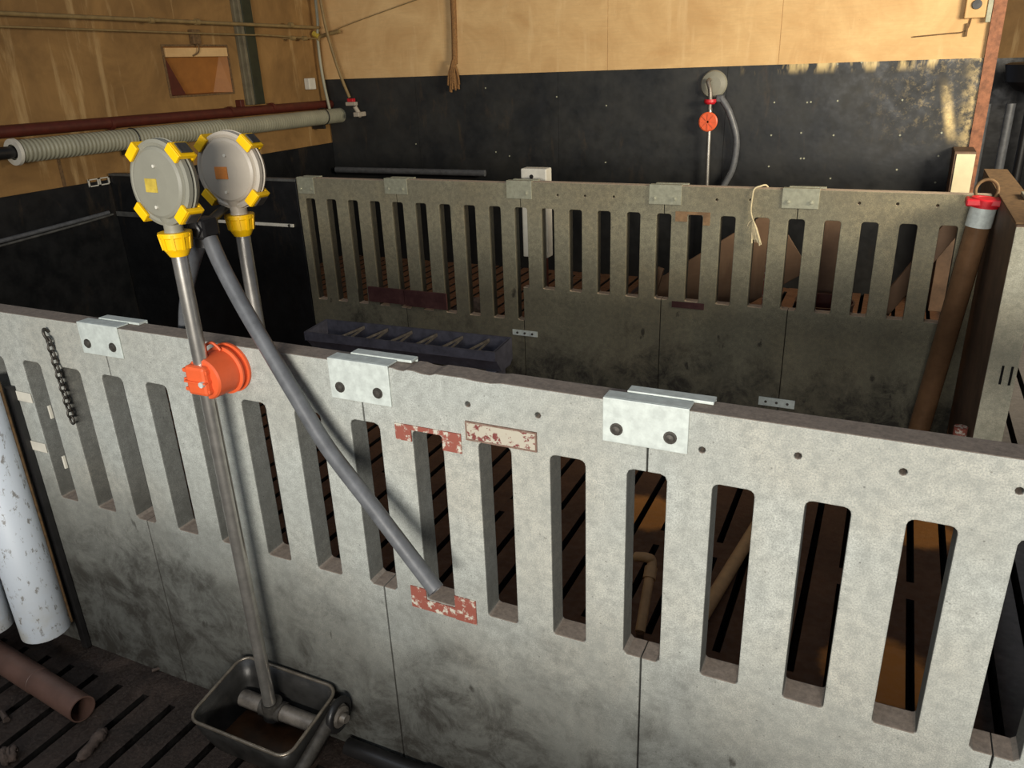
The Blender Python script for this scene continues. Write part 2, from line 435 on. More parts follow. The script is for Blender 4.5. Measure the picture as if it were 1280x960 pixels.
# ------------------------------------------------------------------ slotted concrete panels
def rounded(x0, x1, z0, z1, r, n=3):
    pts = []
    for cx, cz, a0, rr in ((x1 - r, z1 - r, 0, r), (x0 + r, z1 - r, 90, r), (x0 + r * .6, z0 + r * .6, 180, r * .6), (x1 - r * .6, z0 + r * .6, 270, r * .6)):
        for i in range(n + 1):
            a = math.radians(a0 + 90 * i / n); pts.append((cx + rr * math.cos(a), cz + rr * math.sin(a)))
    return pts
def panel(name, x0, x1, H, slots, holes, y, th, mat, label, group=None, r=.011, left=None, right=None, g=.0012, chips=()):
    """left / right: (half width, z bottom, z top) of the half slot cut in that edge"""
    x0 += g; x1 -= g
    out = [(x0, 0), (x1, 0)]
    if right:
        w, a, b = right; xa = x1 - w
        out += [(x1, a), (xa + r * .6, a), (xa, a + r * .6), (xa, b - r), (xa + r * .3, b - r * .3), (xa + r, b), (x1, b)]
    out += [(x1, H - .002)]
    for c in sorted(chips, reverse=True): out += [(c[0] + c[1], H), (c[0] + c[1] * .6, H - c[2]), (c[0], H - c[2] * .8), (c[0] - c[1] * .5, H)]
    out += [(x0, H)]
    if left:
        w, a, b = left; xa = x0 + w
        out += [(x0, b), (xa - r, b), (xa - r * .3, b - r * .3), (xa, b - r), (xa, a + r * .6), (xa - r * .6, a), (x0, a)]
    cu = bpy.data.curves.new(name, 'CURVE'); cu.dimensions = '2D'; cu.fill_mode = 'BOTH'
    def sp(pts):
        s = cu.splines.new('POLY'); s.points.add(len(pts) - 1)
        for i, (a, b) in enumerate(pts): s.points[i].co = (a, b, 0, 1)
        s.use_cyclic_u = True
    sp(out)
    for (a, b, zb, zt) in slots: sp(rounded(a, b, zb, zt, r))
    for (hx, hz) in holes: sp([(hx + .0055 * math.cos(i * PI / 4), hz + .0055 * math.sin(i * PI / 4)) for i in range(8)])
    cu.extrude = th / 2 - .0025; cu.bevel_depth = .0025; cu.bevel_resolution = 1; cu.offset = -.0025
    tmp = bpy.data.objects.new('tmp', cu); COL.objects.link(tmp)
    dg = bpy.context.evaluated_depsgraph_get(); dg.update()
    me = bpy.data.meshes.new_from_object(tmp.evaluated_get(dg))
    bpy.data.objects.remove(tmp); bpy.data.curves.remove(cu)
    cx = (x0 + x1) / 2
    me.transform(Matrix.Translation((-cx, 0, 0)) @ Matrix(((1, 0, 0, 0), (0, 0, -1, 0), (0, 1, 0, 0), (0, 0, 0, 1))))
    me.name = name; me.materials.clear(); me.materials.append(M[mat])
    for p in me.polygons: p.use_smooth = False
    o = bpy.data.objects.new(name, me); COL.objects.link(o); o.location = (cx, y + th / 2, 0)
    return tag(o, label, 'fence panel', group)

P, SW, HF, TH = .14, .0651, 1.0166, .052
ZT, ZB = HF - .121, HF - .507
def fs(i): return (P * i, P * i + SW, ZB, ZT)
hw = SW / 2
seam = [P * -2 + hw, P * 3 + hw, P * 8 + hw, P * 12 + hw, P * 16 + hw, P * 20 + hw]
FP = []
labs = ['front concrete fence panel behind the white pipes, with the short chain',
        'front concrete fence panel behind the grey disc valve and the iron bowl',
        'front concrete fence panel with red and pale paint patches around its slots',
        'front concrete fence panel with wide brown gaps, nearest on the right',
        'sliver of concrete fence panel at the far right edge of the front fence']
hol = [[], [], [(1.383, .967), (1.519, .967)], [(1.80, .952), (1.942, .968), (2.084, .969), (2.226, .968)], []]
for i in range(5):
    a, b = seam[i], seam[i + 1]
    n0 = [-2, 3, 8, 12, 16][i]; n1 = [3, 8, 12, 16, 20][i]
    FP.append(panel('concrete_panel', a, b, HF, [fs(j) for j in range(n0 + 1, n1)], hol[i], 0, TH, 'front', labs[i],
                    'slotted panels of the front fence', left=(hw, ZB, ZT), right=(hw, ZB, ZT),
                    chips=[[], [], [(1.29, .03, .004), (1.40, .05, .003), (1.24, .02, .003)], [], []][i]))

# painted patches (parts of panels)
def part_box(name, mat, parent, boxes, label=None, bev=0):
    mb = MB()
    for a, b in boxes: mb.box(a, b, bev)
    o = mb.build(name, mat, parent)
    if label: o['label'] = label
    return o
part_box('paint_patch', 'paint_red', FP[2], [((1.224, -.0025, .8965), (1.366, -.0001, .906)), ((1.224, -.0025, .872), (1.2590, -.0001, .8965)), ((1.3262, -.0025, .866), (1.366, -.0001, .8965))], 'flaking brick red patch across the slot top')
part_box('paint_patch', 'paint_pale', FP[2], [((1.380, -.0025, .9), (1.514, -.0001, .932))], 'pale patch with maroon flecks')
part_box('patch_outline', 'paint_frame', FP[2], [((1.377, -.0035, .932), (1.517, -.0001, .935)), ((1.377, -.0035, .897), (1.517, -.0001, .900)), ((1.377, -.0035, .900), (1.380, -.0001, .932)), ((1.514, -.0035, .9), (1.517, -.0001, .932))])
part_box('paint_patch', 'paint_red', FP[2], [((1.222, -.0025, .482), (1.3261, -.0001, .508)), ((1.222, -.0025, .508), (1.2590, -.0001, .534)), ((1.3262, -.0025, .480), (1.374, -.0001, .538))], 'flaking red patch under the slot')

# rear fence
YR, RTH = 2.286, .05
RP, RX0, RW, HR = .1377, .4148, .0623, 1.012
RZT, RZB, RZL = HR - .120, .505, .334
def rs(i, zb): return (RX0 + RP * i, RX0 + RP * i + RW, zb, RZT)
rh = RW / 2
def rc(i): return RX0 + RP * i + rh
RPn = []
RPn.append(panel('concrete_panel', -.872, rc(-5), 1.0, [rs(j, RZL) for j in range(-9, -5)], [], YR, RTH, 'rear',
      'rear fence panel with long slots at its left end, beside black partition', 'slotted panels of the rear fence', right=(rh, RZL, RZT)))
RPn.append(panel('concrete_panel', rc(-5), rc(0), 1.006, [rs(j, RZL) for j in range(-4, 0)], [], YR, RTH, 'rear',
      'rear fence panel with long slots behind the right half of the black trough', 'slotted panels of the rear fence', left=(rh, RZL, RZT), right=(rh, RZL, RZT)))
RPn.append(panel('concrete_panel', rc(0), rc(5), HR, [rs(j, RZB) for j in range(1, 5)], [(.635, .955), (.768, .956), (.904, .957)], YR, RTH, 'rear',
      'rear fence panel with short slots, in front of the white post', 'slotted panels of the rear fence', left=(rh, RZB, RZT), right=(rh, RZB, RZT)))
RPn.append(panel('concrete_panel', rc(5), rc(9), HR, [rs(j, RZB) for j in range(6, 9)], [(1.358, .959), (1.496, .963)], YR, RTH, 'rear',
      'rear fence panel with the pale twine hanging over its top', 'slotted panels of the rear fence', left=(rh, RZB, RZT), right=(rh, RZB, RZT)))
RPn.append(panel('concrete_panel', rc(9), 2.36, HR, [rs(j, RZB) for j in range(10, 14)], [(1.912, .965), (2.048, .967), (2.186, .966)], YR, RTH, 'rear',
      'rear fence panel at the right end, behind the leaning brown pipe', 'slotted panels of the rear fence', left=(rh, RZB, RZT)))
part_box('maroon_board', 'maroon', RPn[0], [((-.472, YR - .012, .355), (-.2450, YR - .0001, .436))], 'maroon board across the bars')
part_box('maroon_board', 'maroon', RPn[1], [((-.2415, YR - .012, .350), (.012, YR - .0001, .436))], 'maroon board across the bars')
part_box('repair_patch', 'brown_patch', RPn[3], [((1.186, YR - .004, .893), (1.335, YR - .0001, .905)), ((1.186, YR - .004, .862), (1.238, YR - .0001, .893)), ((1.306, YR - .004, .85), (1.335, YR - .0001, .893))], 'brown patch around a slot top')
part_box('repair_patch', 'maroon', RPn[3], [((1.186, YR - .004, .474), (1.331, YR - .0001, .502))], 'dark maroon patch')

# saddle brackets over the seams
def bracket(x0, x1, z0, y, th, top, mat, label, group, bolts=2, shift=.03, bz=.025):
    cx = (x0 + x1) / 2
    t = thing('saddle_bracket', label, 'bracket', (cx, y + th / 2, top), group)
    pl = MB().box((x0, y - .004, z0), (x1, y - .0003, top + .004), .0012)
    pl.box((x0, y - .0003, top + .0006), (x1, y + th * .55, top + .004), .0012)
    pl.build('front_plate', mat, t)
    MB().box((x0 + shift, y + th * .6, top + .0006), (x1 + shift, y + th + .004, top + .006), .0012).box((x0 + shift, y + th + .0003, z0 + .01), (x1 + shift, y + th + .004, top + .002), .0012).build('back_plate', mat, t)
    pos = [x0 + (x1 - x0) * .17, x0 + (x1 - x0) * .80] if bolts == 2 else [x0 + (x1 - x0) * .78]
    for bx in pos:
        b = MB().lathe((bx, y - .004, z0 + bz), (0, -1, 0), [(0, .011), (.0015, .011), (.0015, .008), (.005, .0065), (.006, 0)], 14)
        b.build('bolt', 'bolt' if mat == 'galv' else 'galv_rear', t)
    return t
bracket(.385, .514, .946, 0, TH, HF, 'galv', 'galvanized saddle bracket on the front fence near the chain', 'saddle brackets on the front fence')
bracket(1.085, 1.222, .938, 0, TH, HF, 'galv', 'galvanized saddle bracket on the front fence between hose and red patch', 'saddle brackets on the front fence')
bracket(1.637, 1.778, .942, 0, TH, HF, 'galv', 'largest galvanized saddle bracket, on the front fence right of the paint patches', 'saddle brackets on the front fence')
for (a, b, z, nb, l, tp) in ((-.862, -.755, .918, 2, 'pale bracket at the left end of the rear fence', 1.0), (-.308, -.173, .933, 2, 'pale bracket on the rear fence above the black trough', 1.006),
                     (.377, .506, .933, 1, 'pale bracket with one bolt on the rear fence by the white post', HR), (1.066, 1.208, .932, 2, 'pale bracket on the middle of the rear fence, left of the brown patch', HR),
                     (1.621, 1.763, .936, 2, 'pale bracket on the rear fence right of the hanging twine', HR)):
    bracket(a, b, z, YR, RTH, tp, 'galv_rear', l, 'saddle brackets on the rear fence', nb, .02)

# right-hand fence panel, seen from its end
rp = MB().box((2.375, 1.69, 0), (2.462, 2.95, 1.016), .006).build('side_wall', 'dark_wood', None, (2.42, 2.3, 0))
tag(rp, 'dark brown side wall of the pen at the right, with pale end', 'fence panel')
MB().box((2.376, 1.683, 0), (2.461, 1.6895, 1.010), .002).build('end_face', 'end', rp)['label'] = 'pale concrete end'
MB().box((2.374, 1.69, 1.0163), (2.463, 2.95, 1.022), .001).build('top_edge', M['edge_brown'], rp)
for dx in (-.014, .012):
    MB().box((2.430 + dx, 1.680, .50), (2.437 + dx, 1.6835, .565), .001).build('slot_mark', 'hole', rp)
# latch plate on the side wall's top
ls = MB().box((2.440, 2.12, 1.0225), (2.462, 2.24, 1.034), .002).build('latch_strip', 'galv_rear', None, (2.45, 2.18, 1.03))
tag(ls, 'small metal strip lying on the top edge of the side wall', 'metal strip')

# black partition between the left wall and the rear fence
pt_ = thing('black_partition', 'black plastic partition from the left wall to the rear fence', 'partition', (-1.6, YR, 0))
MB().box((XL + .014, YR, 0), (-.876, YR + .035, .985), .004).build('board', 'black_left', pt_)
MB().box((XL + .014, YR - .004, .978), (-.876, YR + .039, .992), .002).build('top_rail', 'strip', pt_)
MB().box((-1.62, YR - .012, .733), (-.925, YR - .001, .750), .002).build('white_strip', 'white', pt_)
MB().box((XL + .014, YR - .010, .735), (-1.62, YR - .001, .765), .003).build('cable_strip', 'strip', pt_)
for q, z in ((-1.62, .744), (-.95, .742)): MB().cyl((q, YR - .016, z), (q, YR - .012, z), .008, n=12).build('bolt', 'bolt', pt_)
lc = MB().tube([(XL + .0245, 1.0, .715), (XL + .0245, 1.5, .735), (XL + .0245, 1.85, .75), (XL + .0245, 2.22, .768)], .012, 10).build('cable', 'hose', None, (XL + .03, 1.6, .74))
tag(lc, 'grey cable along the black board of the left wall', 'cable')
lc = MB().tube([(XL + .0195, 1.0, .690), (XL + .0195, 1.6, .715), (XL + .0195, 2.0, .735), (XL + .0195, 2.25, .752)], .007, 10).build('cable', 'strip', None, (XL + .03, 1.6, .72))
tag(lc, 'thin pale cable just under the thicker one on the left wall', 'cable')

# ------------------------------------------------------------------ feed valves with drop pipes
def disc_valve(cx, cy, cz, yaw, tilt, mat, lab_mat, foot, label, pin):
    t = thing('disc_valve', label, 'valve', foot, 'disc valves above the front fence')
    c = V((cx, cy, cz)); n = V((math.sin(yaw), -math.cos(yaw), 0)); n = (n + V((0, 0, tilt))).normalized()
    sx = n.cross(V((0, 0, 1))).normalized() * -1; sz = sx.cross(n) * -1
    if sz.z < 0: sz = -sz
    R = .076
    MB().lathe(c - n * .03, n, [(-.020, 0), (-.020, .045), (-.008, .066), (-.002, .072), (.004, R), (.004, R), (.010, R + .002), (.012, R - .004), (.014, R - .004), (.016, R + .001), (.024, R), (.026, R - .006), (.026, R - .006), (.024, R - .011), (.024, R - .011)], 48).build('housing', mat, t)
    lid = MB().lathe(c - n * .03, n, [(.024, R - .011), (.028, R - .013), (.031, R - .018), (.032, R - .03), (.033, .03), (.033, 0)], 48).build('lid', mat, t)
    a = c + n * .0036
    lb = MB()
    for (dx, dz, w, h) in ((-.010, -.004, .030, .024),):
        p = a + sx * dx + sz * dz
        Rm = Matrix((sx, n, sz)).transposed()
        lb.box(p - V((w / 2, .0008, h / 2)), p + V((w / 2, .0008, h / 2)), 0, Rm)
    l = lb.build('label_plate', lab_mat, lid)
    for (dx, dz) in ((.004, .03), (-.004, -.042)):
        p = a + sx * dx + sz * dz - n * .003
        MB().cyl(p, p + n * .005, .003, n=8).build('bump', 'white', lid)
    for ang in (45, 135, 225, 315):
        ca = math.cos(math.radians(ang)); sa = math.sin(math.radians(ang))
        rad = sx * ca + sz * sa; tan = rad.cross(n)
        p = c - n * .018 + rad * (R + .004)
        Rm = Matrix((tan, n, rad)).transposed()
        cl = MB()
        cl.box(p - V((.0165, .018, .005)), p + V((.0165, .018, .005)), .002, Rm)
        q = p + n * .017 - rad * .005
        cl.box(q - V((.0165, .0035, .009)), q + V((.0165, .0035, .009)), .0015, Rm)
        q = p - n * .017 - rad * .005
        cl.box(q - V((.0165, .0035, .009)), q + V((.0165, .0035, .009)), .0015, Rm)
        co = cl.build('clip', 'yellow', t)
        q = p + rad * .007
        MB().box(q - V((.011, .012, .0015)), q + V((.011, .012, .0015)), .0005, Rm).build('clip_pad', 'bolt', co)
    # neck, union nut and pipe
    top = c - n * .018 - V((0, 0, R - .004))
    d = (V(foot) - top).normalized()
    nk = top + d * .012
    MB().lathe(top - d * .012, d, [(0, .022), (.012, .0175), (.025, .017), (.034, .019)], 24).build('neck', mat, t)
    nt = MB().lathe(nk + d * .005, d, [(0, .016), (0, .030), (0, .030), (.008, .030), (.010, .028), (.030, .026), (.036, .022), (.045, .017), (.045, .012)], 32)
    x, y = nt.frame(d)
    for i in range(10):
        a_ = 2 * PI * i / 10; o = x * math.cos(a_) + y * math.sin(a_)
        nt.obox(nk + d * .007 + o * .0285, nk + d * .036 + o * .0245, .005, .005, up=o)
    nt.build('union_nut', 'yellow', t)
    pb = nk + d * .045
    MB().cyl(pb, V(foot), .0148, n=24).build('drop_pipe', 'steel', t)
    return t, pb
FOOT1 = (.832, -.072, .135)
v1, p1 = disc_valve(.822, -.086, 1.350, -.05, .06, 'valve', 'yellow_label', FOOT1, 'dull grey disc valve with yellow clips, left and nearer of the pair', 0)
FOOT2 = (.800, .125, .0)
v2, p2 = disc_valve(.797, .112, 1.346, .09, .03, 'valve_b', 'orange_label', FOOT2, 'pale disc valve with orange label and yellow clips, behind the fence', 0)

# orange clamp holding the drop pipe off the fence
oc = thing('pipe_clamp', 'orange plastic drum clamp holding the steel pipe to the front fence', 'pipe clamp', (.875, -.05, .965))
zc = .968
pc = V(FOOT1).lerp(p1, (zc - FOOT1[2]) / (p1.z - FOOT1[2]))
hub = V((pc.x + .008, 0, zc))
MB().lathe((pc.x + .006, -.078, zc), (0, 1, 0), [(0, 0), (0, .040), (0, .040), (.004, .043), (.054, .045), (.054, .045), (.056, .051), (.060, .051), (.060, .046), (.072, .046), (.072, .053), (.0775, .053), (.0775, 0)], 40).build('drum', 'orange', oc)
cb = MB().box((pc.x - .025, pc.y - .024, zc - .030), (pc.x + .028, pc.y + .010, zc + .032), .007)
for dz in (-.02, 0, .02): cb.box((pc.x - .034, pc.y - .020, zc + dz - .004), (pc.x + .030, pc.y - .004, zc + dz + .004), .0015)
cb.box((pc.x - .026, pc.y - .028, zc - .002), (pc.x + .03, pc.y - .02, zc + .002), .001)
cb.build('clamp_body', 'orange', oc)
MB().cyl((pc.x + .020, pc.y - .030, zc - .002), (pc.x + .020, pc.y - .022, zc - .002), .006, n=12).build('screw', 'galv', oc)
MB().tube([(pc.x - .006, -.045, zc + .040), (pc.x - .012, -.04, zc + .056), (pc.x, -.035, zc + .063), (pc.x + .008, -.03, zc + .055), (pc.x + .014, -.028, zc + .046)], .003, 8).build('wire_loop', 'orange', oc)

# hoses meeting in a dark tee between the valves
el = at(255, 284, 'y', .0)
th_ = thing('hose_tee', 'dark plastic tee with two grey rubber hoses, between the two disc valves', 'hose fitting', (el.x, .02, 1.0))
te = MB().box(el - V((.019, .024, .022)), el + V((.019, .024, .019)), .008)
te.cyl(el + V((0, 0, -.02)), el + V((0, 0, -.036)), .022, n=20)
te.cyl(el + V((0, .01, .005)), at(284, 257, 'y', .145), .009, n=16)
te.build('tee_body', 'dark_plastic', th_)
MB().lathe(el + V((.001, -.024, 0)), (0, -1, 0), [(-.002, .017), (.004, .017), (.006, .014), (.006, 0)], 6).build('end_cap', 'dark_plastic', th_)
HP = [(262, 298, -.005), (276, 330, -.012), (300, 376, -.022), (330, 428, -.034), (368, 492, -.05), (410, 560, -.067), (465, 632, -.088), (512, 694, -.105), (545, 737, -.12)]
pts = [at(u, v, 'y', y) for u, v, y in HP]
MB().tube(pts, .0155, 18).build('front_hose', 'hose', th_)
q = pts[-1]; dd = (pts[-1] - pts[-2]).normalized()
MB().lathe(q - dd * .004, dd, [(0, .0157), (.0055, .0157), (.0055, .011), (-.01, .011)], 18).build('hose_end', 'hose', th_)
HB = [(252, 296, .01), (240, 335, .035), (234, 365, .065), (231, 400, .085), (235, 440, .09)]
pb = [at(u, v, 'y', y) for u, v, y in HB]; pb += [V((pb[-1].x, .09, .6)), V((pb[-1].x + .01, .09, .15))]
MB().tube(pb, .0135, 16).build('rear_hose', 'hose', th_)

# ------------------------------------------------------------------ iron bowl
bw = thing('feeding_bowl', 'black iron feeding bowl on the slatted floor under the steel pipe', 'bowl', (.84, -.11, 0))
x0, x1, y0, y1 = .706, .996, -.202, -.012
zr0, zr1 = .155, .185   # rim, front and back
def rrect(x0, x1, y0, y1, r, zf, zb, n=5):
    out = []
    for cx, cy, a0 in ((x1 - r, y1 - r, 0), (x0 + r, y1 - r, 90), (x0 + r, y0 + r, 180), (x1 - r, y0 + r, 270)):
        for i in range(n + 1):
            a = math.radians(a0 + 90 * i / n); x = cx + r * math.cos(a); y = cy + r * math.sin(a)
            t = (y - y0) / (y1 - y0); out.append(V((x, y, zf * (1 - t) + zb * t)))
    return out
b = MB()
def addloop(l): return [b.bm.verts.new(p) for p in l]
ins = [rrect(x0 + d, x1 - d, y0 + d * 1.3, y1 - d, r, zf, zb) for d, r, zf, zb in ((.004, .028, zr0, zr1), (.012, .028, .11, .13), (.026, .03, .06, .06), (.05, .03, .018, .018))]
outs = [rrect(x0 + d, x1 - d, y0 + d * 1.3, y1 - d, r, zf, zb) for d, r, zf, zb in ((.045, .03, .004, .004), (.02, .03, .055, .05), (.006, .03, .11, .12), (-.001, .03, zr0, zr1))]
rings = [addloop(l) for l in outs] + [addloop(l) for l in ins]
b.loft(rings); b.bm.faces.new(rings[0][::-1]); b.bm.faces.new(rings[-1])
b.build('bowl_shell', 'bowl', bw)
r_ = MB(); lp = rrect(x0, x1, y0, y1, .03, zr0 + .001, zr1 + .001); lp.append(lp[0])
r_.tube(lp, .0042, 8, caps=False, smooth_path=False); r_.build('rim', 'rimmetal', bw)
f_ = MB(); lf = rrect(x0 + .026, x1 - .026, y0 + .034, y1 - .026, .03, .062, .062); vs = [f_.bm.verts.new(p) for p in lf]; f_.bm.faces.new(vs)
f_.build('feed_residue', 'feed', bw)
MB().cyl((.735, -.062, .105), (.955, -.062, .105), .0205, n=20).build('inner_tube', 'dull_steel', bw)
MB().cyl((.832, -.066, .088), (.832, -.066, .132), .025, n=18).cyl((.800, -.062, .105), (.862, -.062, .105), .0245, n=18).build('tee_collar', 'bolt', bw)
MB().cyl((1.010, -.195, .105), (1.012, -.045, .160), .015, n=18).cyl((1.012, -.045, .160), (1.012, -.032, .165), .019, n=18).build('side_bracket', 'bolt', bw)
bb = MB().lathe((1.018, -.052, .150), (1, -.1, 0), [(0, .026), (.012, .026), (.016, .02), (.016, .012), (.028, .010), (.028, 0)], 18)
bb.build('bolt', 'dull_steel', bw)
MB().torus((1.020, -.050, .150), (0, 1, 0), (0, 0, 1), .034, .009, 24, 10).build('rubber_ring', 'dark_plastic', bw)
# dark pipe along the foot of the fence
fp = MB().cyl((1.01, -.026, .026), (1.235, -.026, .026), .020, n=20).cyl((1.225, -.026, .026), (1.27, -.026, .026), .025, n=20).build('base_pipe', 'dark_plastic', None, (1.14, -.026, .0))
tag(fp, 'short black pipe lying along the foot of the front fence right of the bowl', 'pipe')

# ------------------------------------------------------------------ white pipes at the left
def white_tube(cx, cy, z0, z1, r, label, a0=0, a1=360):
    t = thing('white_pipe', label, 'pipe', (cx, cy, z0), 'white plastic pipes standing at the left')
    n = 32; rings = []
    mb = MB()
    for rr, zz in ((r, z0), (r, z1), (r - .004, z1), (r - .004, z0), (r, z0)):
        if rings and rings[-1][0].co.z == zz: rings.append(mb.ring(V((cx, cy, zz)), V((1, 0, 0)), V((0, 1, 0)), rr, n))
        else: rings.append(mb.ring(V((cx, cy, zz)), V((1, 0, 0)), V((0, 1, 0)), rr, n))
    for a, b_ in zip(rings[:-1], rings[1:]):
        mb.loft([a, b_])
    mb.build('shell', 'white_tube', t)
    return t
c1 = at(58, 787, 'y', -.085)
wt = white_tube(c1.x, -.085, max(c1.z, .0) + .002, .845, .062, 'larger white plastic pipe standing against the front fence, right of its pair')
MB().cyl((c1.x + .039, -.036, c1.z + .004), (c1.x + .039, -.036, .845), .0055, n=10).build('grimy_seam', 'edge_brown', wt)
c2 = at(0, 780, 'y', -.12)
white_tube(c2.x - .005, -.135, max(c2.z, .0) + .002, .36, .05, 'shorter dirtier white pipe at the left edge of the photo')
db = MB().box((c1.x + .022, -.018, .002), (c1.x + .044, -.002, .82), .002).build('shade_strip', 'dark_plastic', None, (c1.x + .08, -.01, 0))  # dark strip added in place of the shadow beside the pipe
tag(db, 'thin dark upright strip standing in for the shadow between the white pipe and the fence', 'shade strip')
for z, nm in ((.795, 'upper'), (.655, 'lower')):
    st = thing('white_strap', nm + ' white plastic strap around a fence bar beside the white pipes', 'strap', (.10, 0, z), 'white straps on the front fence')
    MB().box((.0675, -.004, z - .014), (.139, -.0008, z + .012), .001).build('band', 'white', st)
    MB().box((.1995, -.008, z - .045), (.2045, -.0003, z - .010), .001).build('tab', 'white', st)

# brown pipe on the floor
bp = thing('floor_pipe', 'open-ended brown plastic pipe lying on the slatted floor, lower left', 'pipe', (.1, -.17, 0))
a = V((.315, -.205, .036)); bdir = (V((-.05, -.165, .036)) - a).normalized(); e = a + bdir * .75
mb = MB(); x, y = mb.frame(bdir)
mb.loft([mb.ring(a, x, y, .034, 28), mb.ring(e, x, y, .034, 28)]); mb.loft([mb.ring(a, x, y, .0305, 28), mb.ring(e, x, y, .0305, 28)])
mb.loft([mb.ring(a, x, y, .034, 28), mb.ring(a, x, y, .0305, 28)], False); mb.loft([mb.ring(e, x, y, .034, 28), mb.ring(e, x, y, .0305, 28)], False)
mb.build('tube', 'floor_pipe', bp)
mb = MB(); mb.lathe(a + bdir * .20, bdir, [(0, .0342), (.001, .0352), (.45, .0352), (.451, .0342)], 28); mb.build('sleeve', 'floor_pipe', bp)

# clods of dried mud on the floor
def clod(pts, r, label, seed):
    rnd = random.Random(seed); mb = MB(); ph = [rnd.uniform(0, 6) for _ in range(6)]
    mb.tube(pts, r, 14, radii=lambda t: r * (math.sin(PI * min(max(t, .04), .96)) ** .45) * (1 + .18 * math.sin(9 * t + ph[0])))
    for v in mb.bm.verts: v.co += V([rnd.uniform(-1, 1) * r * .12 for _ in range(3)])
    o = mb.build('mud_clod', 'clod', None, V(pts[0])); tag(o, label, 'mud clod'); return o
def fl_(u, v, z=.012): return at(u, v, 'z', z)
clod([fl_(97, 950), fl_(112, 935), fl_(124, 920), fl_(133, 912)], .015, 'stick-shaped lump of dried mud on the slats below the floor pipe', 1)
clod([fl_(0, 948, .02), fl_(10, 944, .02), fl_(22, 940, .02)], .022, 'round lump of dried mud at the lower left corner', 2)
clod([fl_(8, 900), fl_(2, 890)], .016, 'small mud lump on the slats left of the floor pipe', 3)
clod([fl_(190, 838, .01), fl_(205, 833, .01)], .010, 'crumb of mud at the foot of the fence left of the bowl', 4)

# chain on the front fence
ch = thing('chain', 'short dark steel chain hanging on the left front fence panel', 'chain', (.28, -.01, .98))
MB().tube([(.278, -.0035, .985), (.277, -.012, .994), (.281, -.018, .985), (.284, -.014, .965)], .0035, 8).build('hook', 'chain', ch)
zz = .965; i = 0
while zz > .755:
    xx = .284 + .006 * (.965 - zz) / .2
    X = V((1, 0, 0)) if i % 2 == 0 else V((0, 1, 0))
    MB().torus((xx, -.0125, zz), X, (0, 0, 1), .0068, .0026, 16, 7, 1.55).build('link', 'chain', ch)
    zz -= .0168; i += 1

# ------------------------------------------------------------------ trough in the pen
tr = thing('feed_trough', 'long black feed trough with ribs, in front of the rear fence', 'trough', (-.18, 2.2, .1))
ax0, ax1 = -.79, .375
def zt_(x): return .205 + (x - ax0) / (ax1 - ax0) * .020
ty0, ty1 = 2.085, YR - .002
sh = MB()
for (pa, pb_) in (((ty0, 0), (ty0 + .014, -.085)),):
    pass
prof_o = [(ty1, .014), (ty1, -.10), (ty1 - .03, -.125), (ty0 + .07, -.125), (ty0 + .012, -.050), (ty0, -.048), (ty0, 0)]
prof_i = [(ty0 + .010, 0), (ty0 + .022, -.045), (ty0 + .075, -.108), (ty1 - .04, -.108), (ty1 - .012, -.08), (ty1 - .008, .014)]
rings = []
for x in (ax0, ax1): rings.append([sh.bm.verts.new((x, y, zt_(x) + z)) for y, z in prof_o + prof_i])
sh.loft(rings, False)
for x, sgn in ((ax0, 1), (ax1, -1)):
    fs_ = [V((x, y, zt_(x) + z)) for y, z in prof_o]; fi = [V((x + sgn * .012, y, zt_(x) + z)) for y, z in prof_o]
    sh.bm.faces.new([sh.bm.verts.new(p) for p in fs_]); sh.bm.faces.new([sh.bm.verts.new(p) for p in fi])
sh.build('trough_body', 'trough', tr)
for i in range(6):
    x = ax0 + .235 + i * .155 + .02
    if x > ax1 - .03: break
    z = zt_(x)
    rb = MB().obox((x - .02, ty0 + .016, z - .012), (x + .012, ty1 - .012, z - .006), .008, .012, bev=.001)
    rb.obox((x + .012, ty0 + .02, z - .03), (x + .012, ty1 - .012, z - .012), .006, .012, bev=.001)
    rb.build('rib', 'dull_steel', tr)
for (x, y) in ((ax0 + .05, 2.2), (ax1 - .06, 2.2)):
    MB().box((x - .03, y - .06, 0), (x + .03, y + .06, zt_(x) - .1255), .004).build('foot', 'trough', tr)

def wall_plate(x0, x1, z0, z1, label):
    t = thing('steel_plate', label, 'metal plate', ((x0 + x1) / 2, YR, (z0 + z1) / 2))
    MB().box((x0, YR - .006, z0), (x1, YR - .0005, z1), .001).build('plate', 'galv', t)
    for f in (.2, .5, .8):
        x = x0 + (x1 - x0) * f; z = (z0 + z1) / 2
        MB().cyl((x, YR - .0085, z), (x, YR - .006, z), .006, n=10).build('bolt', 'bolt', t)
    return t
wall_plate(.382, .518, .255, .283, 'small bolted steel plate on the rear fence right of the trough')
wall_plate(1.60, 1.755, .055, .095, 'small bolted steel plate low on the rear fence near the front fence top')

# leaning brown pipe with red clamp
lp_ = thing('standing_pipe', 'brown plastic pipe standing in the corner of the pen with red clamp', 'pipe', (2.243, 2.24, 0))
top = V((2.330, 2.205, .985)); bot = V((2.245, 2.225, .003))
MB().cyl(bot, top, .041, n=32).build('tube', 'brown_pipe', lp_)
dv = (top - bot).normalized()
MB().cyl(top - dv * .075, top + dv * .002, .0435, n=32).build('grey_sleeve', 'galv', lp_)
cp = MB().lathe(top, dv, [(-.004, .048), (.024, .050), (.028, .046), (.028, .030), (.018, .028), (.018, .0)], 32)
cp.box(top + V((-.062, -.046, .002)), top + V((.062, .03, .028)), .006)
cp.build('red_clamp', 'red', lp_)
MB().cyl(top + V((.05, -.03, -.03)), top + V((.05, -.03, -.005)), .007, n=12).cyl(top + V((.05, -.03, -.06)), top + V((.05, -.03, -.035)), .006, n=12).build('bolt', 'bolt', lp_)
